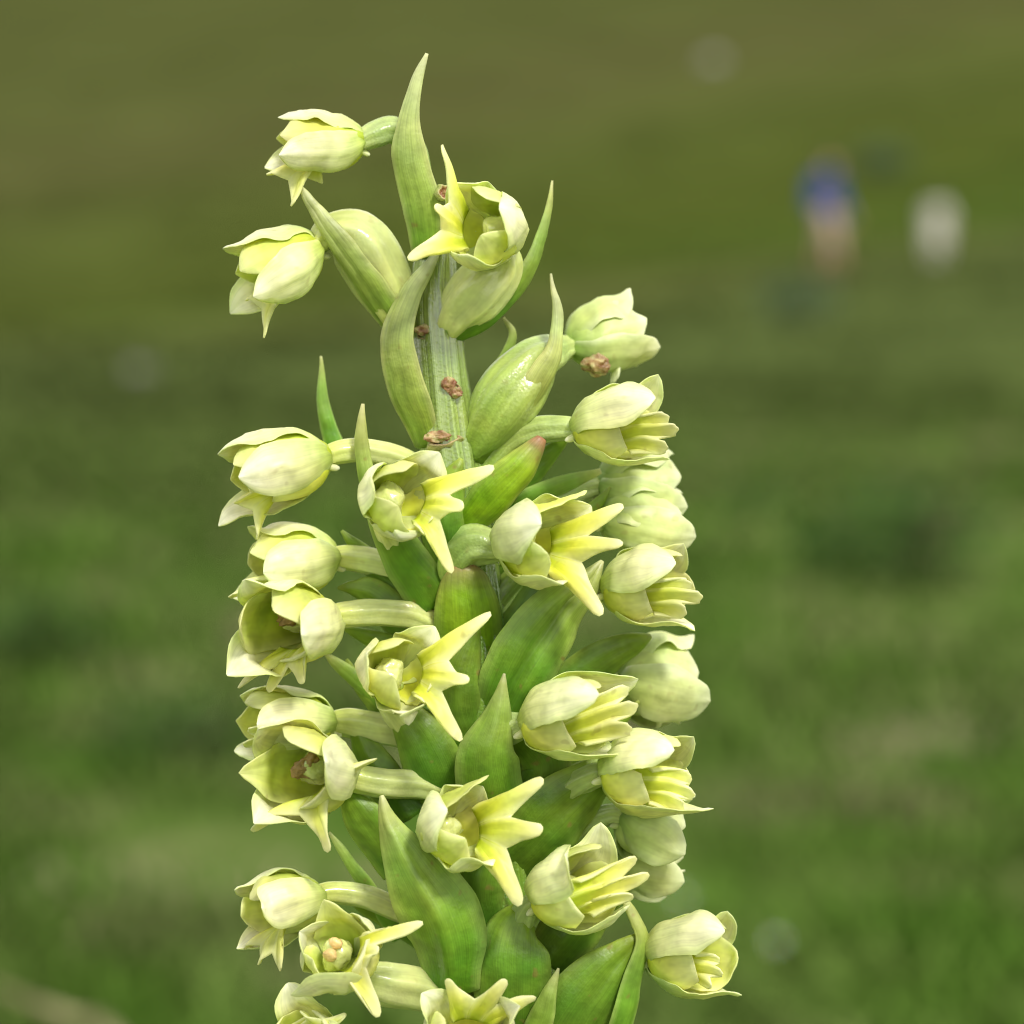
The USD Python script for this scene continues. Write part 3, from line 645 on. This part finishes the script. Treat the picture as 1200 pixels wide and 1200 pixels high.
def tuft_mesh(n, h, spread, w, seed):
    g = np.random.default_rng(seed)
    vs, fs, o = [], [], 0
    for _ in range(n):
        a, lean = g.uniform(0, 2 * np.pi), g.uniform(0.3, 1.2)
        hh = h * g.uniform(0.5, 1.1)
        base = np.array([g.normal(0, spread), g.normal(0, spread), -0.01])
        d, sd = np.array([math.cos(a), math.sin(a), 0]), np.array([-math.sin(a), math.cos(a), 0])
        rows = []
        for t, ww in ((0, 1.0), (0.4, 0.9), (0.75, 0.6), (1, 0.0)):
            c = base + d * hh * lean * t ** 2 + np.array([0, 0, hh * t * (1 - 0.3 * lean * t)])
            rows.append((c - sd * w * ww / 2, c + sd * w * ww / 2))
        vs += [rows[0][0], rows[0][1], rows[1][0], rows[1][1], rows[2][0], rows[2][1], rows[3][0]]
        fs += [[o, o + 1, o + 3], [o, o + 3, o + 2], [o + 2, o + 3, o + 5], [o + 2, o + 5, o + 4], [o + 4, o + 5, o + 6]]
        o += 7
    return np.array(vs), np.array(fs)


pi = UsdGeom.PointInstancer.Define(stage, '/World/meadow_grass')
tag(pi.GetPrim(), 'short mixed meadow grass covering the ground behind the orchid', 'grass', kind='stuff')
protos = []
for k, (n_, h_, s_, w_) in enumerate([(26, 0.035, 0.022, 0.0030), (30, 0.045, 0.030, 0.0034), (22, 0.028, 0.026, 0.0045), (40, 0.07, 0.07, 0.007), (46, 0.11, 0.16, 0.014), (40, 0.16, 0.32, 0.03)]):
    obj_path = f'/World/meadow_grass/tuft_{k:03d}' if k else '/World/meadow_grass/tuft'
    usdkit.mesh(stage, obj_path, tuft_mesh(n_, h_, s_, w_, 50 + k), M_grass)
    protos.append(obj_path)
pi.CreatePrototypesRel().SetTargets([Sdf.Path(p) for p in protos])
P, I, SC, RO = [], [], [], []


def scatter(n, y0, y1, kinds, width, pw=1.0, lo=0.7, hi=1.3):
    yv = y0 + (y1 - y0) * rng.random(n) ** pw
    xv = rng.uniform(-1, 1, n) * (width * yv + 0.12)
    keep = meshkit.fbm(np.stack([xv * 1.7 / max(1, y0 / 4), yv * 1.7 / max(1, y0 / 4), np.zeros(n)], -1), 3, 21) > 0.38
    keep &= np.hypot(xv, yv) > 0.03
    xv, yv = xv[keep], yv[keep]
    zv = height(xv, yv)
    for a, b, c in zip(xv, yv, zv):
        P.append((a, b, c)); I.append(kinds[rng.integers(len(kinds))]); SC.append(rng.uniform(lo, hi)); RO.append(rng.uniform(0, 2 * np.pi))


scatter(1700, 0.25, 2.0, (0, 1, 2), 0.42)
scatter(2300, 1.8, 6.0, (1, 2, 3), 0.40)
scatter(2400, 5.5, 16.0, (3, 4), 0.38)
scatter(2000, 15.0, 60.0, (4, 5), 0.38)
pi.CreatePositionsAttr(Vt.Vec3fArray.FromNumpy(np.array(P, np.float32)))
pi.CreateProtoIndicesAttr(Vt.IntArray([int(v) for v in I]))
pi.CreateScalesAttr(Vt.Vec3fArray.FromNumpy(np.repeat(np.array(SC, np.float32)[:, None], 3, 1)))
pi.CreateOrientationsAttr(Vt.QuathArray([Gf.Quath(math.cos(a / 2), 0, 0, math.sin(a / 2)) for a in RO]))


# ------------------------------------------------------------------ small things in the meadow
def ground_at(px, py, y):
    """x for a picture column at a distance y (metres beyond the stem)."""
    return (px - 600) / 600 * TAN * (y + S)


M_white = mat('white_floret', {'p': ('principled_bsdf', {'base_color': (0.80, 0.80, 0.74), 'roughness': 0.5, 'subsurface_weight': 0.3, 'subsurface_scale': 0.0005})}, [])
M_stalk = mat('flower_stalk', {'p': ('principled_bsdf', {'base_color': (0.16, 0.15, 0.05), 'roughness': 0.6})}, [])


def bar(points, k=8):
    """A tapered stalk in metres through (x, y, z, radius) points."""
    p = spline(points, 10)
    c, r = p[:, :3], p[:, 3]
    tan = unit(np.gradient(c, axis=0))
    a = unit(np.cross(tan, [0.3, 0.9, 0.1])); b = np.cross(tan, a)
    ang = np.linspace(0, 2 * np.pi, k, endpoint=False)
    v = (c[:, None] + r[:, None, None] * (a[:, None] * np.cos(ang)[None, :, None] + b[:, None] * np.sin(ang)[None, :, None])).reshape(-1, 3)
    i = np.arange(10 * k).reshape(10, k); j = np.roll(i, -1, 1)
    q = np.stack([i[:-1], j[:-1], j[1:], i[1:]], -1).reshape(-1, 4)
    return v, np.vstack([q[:, [0, 1, 2]], q[:, [0, 2, 3]]])


def clover(px, py, y, r, label):
    x = ground_at(px, py, y)
    z0 = float(height(x, y))
    z1 = H - (py - 600) / 600 * TAN * (y + S)
    t = xform('clover_flower', loc=(x, y, z0))
    tag(t, label, 'wildflower')
    obj('stalk', bar([(0.004, 0, -0.005, 0.0011), (0.002, 0, (z1 - z0) * 0.6, 0.001), (0, 0, z1 - z0, 0.0009)]), M_stalk, t)
    parts = []
    g = np.random.default_rng(int(px))
    for k in range(46):
        h = 1 - 2 * (k + 0.5) / 46 * 0.86
        a = k * 2.39996
        d = np.array([math.cos(a) * math.sqrt(1 - h * h), math.sin(a) * math.sqrt(1 - h * h), h])
        b = trimesh.creation.icosphere(1)
        b.apply_scale([r * 0.16, r * 0.16, r * 0.42])
        b.apply_transform(trimesh.geometry.align_vectors([0, 0, 1], d))
        b.apply_translation(d * r * 0.66 * g.uniform(0.9, 1.1))
        parts.append(b)
    fm = trimesh.util.concatenate(parts)
    fm.apply_translation([0, 0, z1 - z0])
    obj('flower_head', fm, M_white, t)


clover(910, 1104, 0.85, 0.0025, 'small white clover head on a brownish stalk, the lowest pale spot in the grass')
clover(800, 1052, 1.0, 0.0034, 'small white clover head half hidden behind the lower flowers of the orchid')

# a single pale blade leaning across the lower corner
yb = 0.24
xb0, xb1 = ground_at(150, 0, yb), ground_at(10, 0, yb)
zb1 = H - (1130 - 600) / 600 * TAN * (yb + S)
zb0 = H - (1235 - 600) / 600 * TAN * (yb + S)
zg = float(height(xb0 + 0.05, yb))
pb = spline([(xb0 + 0.05, yb, zg - 0.004, 0.0015), (xb0 + 0.03, yb, zg + (zb0 - zg) * 0.6, 0.0017), (xb0, yb, zb0, 0.0017), ((xb0 + xb1) / 2, yb - 0.005, (zb0 + zb1) / 2, 0.0015), (xb1, yb - 0.012, zb1, 0.0004)], 24)
tan = unit(np.gradient(pb[:, :3], axis=0))
sd = unit(np.cross(tan, [0.1, 1, 0.2]))
fold = unit(np.cross(tan, sd)) * pb[:, 3:4] * 0.35
vb = np.concatenate([pb[:, :3] - sd * pb[:, 3:4], pb[:, :3] + fold, pb[:, :3] + sd * pb[:, 3:4], pb[:, :3] + fold * 0.6])
ib = np.arange(24)
fb = []
for a, b in ((0, 1), (1, 2), (2, 3), (3, 0)):
    for k in range(23):
        fb += [[a * 24 + k, b * 24 + k, b * 24 + k + 1], [a * 24 + k, b * 24 + k + 1, a * 24 + k + 1]]
bl = obj('grass_blade', (vb, np.array(fb)), M_straw)
tag(bl, 'single pale dry grass blade slanting across the bottom corner of the meadow', 'grass blade')


def straw_tuft(px, py, y, n, h, spread, w, label):
    x = ground_at(px, py, y)
    t = obj('dry_tuft', tuft_mesh(n, h, spread, w, int(px)), M_straw)
    UsdGeom.Xformable(t).AddTranslateOp().Set(Gf.Vec3d(float(x), float(y), float(height(x, y))))
    tag(t, label, 'dry grass', kind='stuff')


straw_tuft(1085, 880, 1.75, 170, 0.05, 0.045, 0.003, 'patch of pale dry grass standing alone in the lush meadow beside the orchid')

straw_tuft(170, 1010, 1.05, 90, 0.035, 0.045, 0.0025, 'patch of pale dry grass in the lower corner of the meadow, above the slanting dry blade')

M_rock = mat('rock', {'g': ('geometry', {}), 'n': ('noise_texture', {'scale': 6.0, 'detail': 5.0}), 'r': ('rgb_ramp', {'ramp': [(0.3, (0.17, 0.17, 0.14)), (0.7, (0.30, 0.30, 0.26))]}), 'b': ('bump', {'strength': 0.5, 'distance': 0.05}),
                      'p': ('principled_bsdf', {'roughness': 0.85})}, [('g.position', 'n.vector'), ('n.fac', 'r.fac'), ('r.color', 'p.base_color'), ('n.fac', 'b.height'), ('b.normal', 'p.normal')])


def y_for_row(px, py):
    """Distance at which the ground shows at the given place in the photograph."""
    for y in np.geomspace(0.8, 400, 6000):
        if height(ground_at(px, py, y), y) >= H - (py - 600) / 600 * TAN * (y + S):
            return float(y)
    return 400.0


def boulder(px, py, r, seed, label):
    y = y_for_row(px, py)
    x = ground_at(px, py, y)
    m = trimesh.creation.icosphere(3)
    d = m.vertices
    v = d * (1 + 0.55 * (meshkit.fbm(d * 1.3 + seed * 3, 4, seed) - 0.5))[:, None] * np.array([1.15, 0.9, 0.75]) * r
    t = obj('boulder', (v, m.faces), M_rock)
    UsdGeom.Xformable(t).AddTranslateOp().Set(Gf.Vec3d(x, y, float(height(x, y)) + r * 0.15))
    tag(t, label, 'boulder')


boulder(835, 76, 0.34, 2, 'pale grey boulder high on the grassy hillside above the two walkers')
boulder(165, 440, 0.11, 5, 'small grey boulder low on the slope in the bare grass far from the walkers')

M_bush = mat('low_shrub', {'oi': ('object_info', {}), 'g': ('geometry', {}), 'n': ('noise_texture', {'scale': 8.0}), 'r': ('rgb_ramp', {'ramp': [(0.3, (0.035, 0.08, 0.025)), (0.7, (0.075, 0.13, 0.05))]}), 'p': ('principled_bsdf', {'roughness': 0.6})},
             [('g.position', 'n.vector'), ('n.fac', 'r.fac'), ('r.color', 'p.base_color')])
M_wood = mat('twig', {'p': ('principled_bsdf', {'base_color': (0.09, 0.06, 0.035), 'roughness': 0.8})}, [])


def shrub(px, py, r, seed, label, name='low_shrub', category='shrub', leaf=None):
    y = y_for_row(px, py)
    x = ground_at(px, py, y)
    t = xform(name, loc=(x, y, float(height(x, y))))
    tag(t, label, category)
    g = np.random.default_rng(seed)
    tw = [trimesh.Trimesh(*bar([(0, 0, -0.03, r * 0.05), (d[0] * r * 0.4, d[1] * r * 0.4, r * 0.5, r * 0.03), (d[0] * r * 0.8, d[1] * r * 0.8, r * 0.9, r * 0.01)], 6), process=False) for d in g.normal(0, 0.7, (7, 2))]
    obj('stem', trimesh.util.concatenate(tw), M_wood, t)
    n = 700
    d = unit(g.normal(0, 1, (n, 3)))
    c = d * (g.random(n) ** 0.45)[:, None] * np.array([1.1, 0.9, 0.6]) * r * (0.8 + 0.5 * meshkit.noise(d * 2.5, seed))[:, None] + np.array([0, 0, r * 0.55])
    a, b = unit(g.normal(0, 1, (n, 3))), unit(g.normal(0, 1, (n, 3)))
    s = r * 0.09
    v = np.concatenate([c - a * s, c + b * s * 0.5, c + a * s, c - b * s * 0.5])
    k = np.arange(n)
    f = np.concatenate([np.stack([k, k + n, k + 2 * n], 1), np.stack([k, k + 2 * n, k + 3 * n], 1)])
    obj('foliage', (v, f), leaf or M_bush, t, smooth=False)


shrub(938, 378, 0.42, 4, 'low blue green shrub on the slope just below the walker in blue')
shrub(1035, 205, 0.6, 6, 'dark green shrub on the bank behind the two walkers')

M_weed = mat('leafy_weed', {'g': ('geometry', {}), 'n': ('noise_texture', {'scale': 12.0}), 'r': ('rgb_ramp', {'ramp': [(0.3, (0.022, 0.070, 0.006)), (0.7, (0.050, 0.105, 0.014))]}), 'p': ('principled_bsdf', {'roughness': 0.55, 'specular_ior_level': 0.2})},
             [('g.position', 'n.vector'), ('n.fac', 'r.fac'), ('r.color', 'p.base_color')])
shrub(1050, 690, 0.24, 11, 'wide dark green leafy weed in the lush grass below the two walkers', 'leafy_weed', 'weed', M_weed)
shrub(885, 612, 0.12, 12, 'small dark green leafy weed in the grass just beside the right side of the orchid', 'leafy_weed', 'weed', M_weed)
shrub(205, 905, 0.060, 13, 'dark green leafy weed nearest in the grass, at the left of the orchid', 'leafy_weed', 'weed', M_weed)
shrub(30, 790, 0.09, 14, 'dark green leafy weed at the left border of the meadow', 'leafy_weed', 'weed', M_weed)

# ------------------------------------------------------------------ the two walkers


def flat_mat(name, col, rough=0.8):
    return mat(name, {'g': ('geometry', {}), 'n': ('noise_texture', {'scale': 30.0, 'detail': 3.0}), 'mr': ('map_range', {'from_min': 0.3, 'from_max': 0.7, 'to_min': 0.85, 'to_max': 1.12}), 'hs': ('hsv', {'color': col}), 'p': ('principled_bsdf', {'roughness': rough})},
               [('g.position', 'n.vector'), ('n.fac', 'mr.value'), ('mr.result', 'hs.value'), ('hs.color', 'p.base_color')])


M_skin = flat_mat('skin', (0.50, 0.28, 0.19), 0.5)
M_blue = flat_mat('blue_cloth', (0.010, 0.040, 0.24))
M_navy = flat_mat('navy_pack', (0.010, 0.035, 0.20))
M_pale = flat_mat('pale_cloth', (0.42, 0.31, 0.26))
M_cream = flat_mat('off_white_cloth', (0.50, 0.48, 0.42))
M_hair = flat_mat('dark_hair', (0.035, 0.022, 0.014), 0.5)
M_boot = flat_mat('brown_boots', (0.12, 0.07, 0.04))


def hulls(bones, res=0.03, smooth=12):
    """Bones: ((x, y, z, radius), (x, y, z, radius)) joined into one smooth body."""
    ball = manifold3d.Manifold.sphere(1.0, 20)
    parts = []
    for a, b in bones:
        A_ = ball.scale([a[3]] * 3).translate(list(a[:3])); B_ = ball.scale([b[3]] * 3).translate(list(b[:3]))
        parts.append(manifold3d.Manifold.batch_hull([A_, B_]))
    m = manifold3d.Manifold.batch_boolean(parts, manifold3d.OpType.Add).refine_to_length(res).to_mesh()
    t = trimesh.Trimesh(m.vert_properties[:, :3], m.tri_verts)
    trimesh.smoothing.filter_taubin(t, iterations=smooth)
    return t


def hand(wrist, palm_dir, side):
    """Palm, four fingers of unequal length and a thumb, relaxed."""
    w, d = np.array(wrist), unit(palm_dir)
    s = unit(np.cross(d, [1, 0, 0])) * side
    out = [((*w, 0.027), (*(w + d * 0.08), 0.030))]
    for k, ln in enumerate((0.066, 0.076, 0.070, 0.054)):
        r0 = w + d * 0.085 + s * (0.030 - 0.020 * k)
        k1 = r0 + d * ln * 0.55 + np.array([0.006 * side, 0, 0])
        k2 = k1 + d * ln * 0.45 + np.array([0.016 * side, 0, 0])
        out += [((*r0, 0.0098), (*k1, 0.0090)), ((*k1, 0.0090), (*k2, 0.0080))]
    th0 = w + d * 0.03 + s * 0.024
    th1 = th0 + s * 0.026 + d * 0.03
    out += [((*th0, 0.012), (*th1, 0.010)), ((*th1, 0.010), (*(th1 + d * 0.03 + s * 0.004), 0.009))]
    return out


def person(px, py, hgt, label, top, lower, bare_legs, pack, rot, stride=0.16, coat=False):
    y = y_for_row(px, py)
    x = ground_at(px, 0, y)
    k = hgt / 1.75
    t = xform('person', loc=(x, y, float(height(x, y))), rotz=rot)
    tag(t, label, 'person')
    hipz, kn, an = 0.92, 0.50, 0.09
    legs = []
    for s in (-1, 1):
        f = stride * s
        hip, knee, ank = (0.10 * s, 0, hipz, 0.092), (0.10 * s, f * 0.55 - 0.03, kn, 0.062), (0.10 * s, f, an, 0.042)
        legs.append((hip, knee, ank))
    arms = []
    for s in (-1, 1):
        sh, el, wr = (0.19 * s, 0, 1.42, 0.055), (0.26 * s, 0.03 - 0.10 * s, 1.14, 0.043), (0.27 * s, -0.10 - 0.10 * s, 0.91, 0.030)
        arms.append((sh, el, wr))
    B = [((0, 0, 0.94, 0.13), (0, 0, 1.15, 0.115)), ((0, 0, 1.15, 0.115), (0, 0.01, 1.36, 0.135)), ((-0.15, 0, 1.41, 0.065), (0.15, 0, 1.41, 0.065)),
         ((0, 0.0, 1.42, 0.06), (0, -0.02, 1.54, 0.052)), ((0, -0.02, 1.63, 0.088), (0, -0.035, 1.59, 0.075)), ((0, -0.035, 1.60, 0.07), (0, -0.05, 1.545, 0.045)),
         ((0, -0.115, 1.62, 0.010), (0, -0.128, 1.595, 0.013)), ((-0.085, -0.02, 1.62, 0.018), (-0.087, -0.02, 1.59, 0.012)), ((0.085, -0.02, 1.62, 0.018), (0.087, -0.02, 1.59, 0.012))]
    for a, b, c in legs:
        B += [(a, b), (b, c), ((c[0], c[1] + 0.03, 0.045, 0.04), (c[0], c[1] - 0.13, 0.03, 0.03)), (c, (c[0], c[1] + 0.02, 0.045, 0.042))]
    for s, (a, b, c) in zip((-1, 1), arms):
        B += [(a, b), (b, c)]
        B += hand(c[:3], np.array(c[:3]) - np.array(b[:3]), s)
    sc = trimesh.transformations.scale_matrix(k)

    def put(name, m, mtl):
        m.apply_transform(sc)
        obj(name, m, mtl, t)
    put('body', hulls(B, 0.02, 6), M_skin)
    g = lambda p, e: (*p[:3], p[3] + e)
    shirt = [((0, 0, 0.93, 0.155), (0, 0, 1.15, 0.145)), ((0, 0, 1.15, 0.145), (0, 0.01, 1.36, 0.158)), ((-0.16, 0, 1.41, 0.085), (0.16, 0, 1.41, 0.085))]
    for a, b, c in arms:
        shirt += [(g(a, 0.03), g(b, 0.022)), (g(b, 0.022), tuple(0.8 * np.array(c) + 0.2 * np.array(b) + np.array([0, 0, 0, 0.02])))]
    put('shirt', hulls(shirt, 0.03), top)
    tr = [((0, 0, 0.90, 0.15), (0, 0, 0.98, 0.15))]
    for a, b, c in legs:
        end = b if bare_legs else (c[0], c[1], c[2] + 0.06, 0.055)
        if bare_legs:
            tr += [(g(a, 0.04), g(b, 0.035))]
        else:
            tr += [(g(a, 0.03), g(b, 0.035)), (g(b, 0.035), end)]
    put('shorts' if bare_legs else 'trousers', hulls(tr, 0.03), lower)
    if coat:
        put('long_smock', hulls([((0, 0, 1.30, 0.17), (0, 0, 0.95, 0.20)), ((0, 0, 0.95, 0.20), (-0.04, 0, 0.62, 0.22)), ((0, 0, 0.95, 0.20), (0.06, 0, 0.62, 0.22))], 0.03), top)
    for a, b, c in legs:
        put('boot', hulls([((c[0], c[1] + 0.03, 0.055, 0.055), (c[0], c[1] - 0.14, 0.045, 0.043)), ((c[0], c[1] + 0.02, 0.06, 0.055), (c[0], c[1], 0.16, 0.056))], 0.02), M_boot)
    put('hair', hulls([((0, 0.005, 1.66, 0.094), (0, 0.02, 1.61, 0.090)), ((0, 0.03, 1.60, 0.075), (0, 0.04, 1.55, 0.06))], 0.02), M_hair)
    if pack:
        pk = [((-0.10, 0.20, 1.05, 0.085), (0.10, 0.20, 1.05, 0.085)), ((-0.10, 0.20, 1.05, 0.085), (-0.09, 0.18, 1.42, 0.07)), ((0.10, 0.20, 1.05, 0.085), (0.09, 0.18, 1.42, 0.07)), ((-0.09, 0.18, 1.42, 0.07), (0.09, 0.18, 1.42, 0.07))]
        put('backpack', hulls(pk, 0.03), pack)
        for s in (-1, 1):
            put('strap', hulls([((0.11 * s, 0.12, 1.47, 0.018), (0.11 * s, -0.10, 1.50, 0.018)), ((0.11 * s, -0.10, 1.50, 0.018), (0.12 * s, -0.17, 1.32, 0.018)), ((0.12 * s, -0.17, 1.32, 0.018), (0.13 * s, -0.08, 1.08, 0.018))], 0.02), pack)


person(970, 322, 1.56, 'walker in a blue top and pinkish shorts with a dark backpack on the slope', M_blue, M_pale, True, M_navy, 62, stride=0.2)
person(1098, 314, 0.92, 'small figure dressed all in off white standing on the slope beside the walker in blue', M_cream, M_cream, False, None, 160, stride=0.08, coat=True)
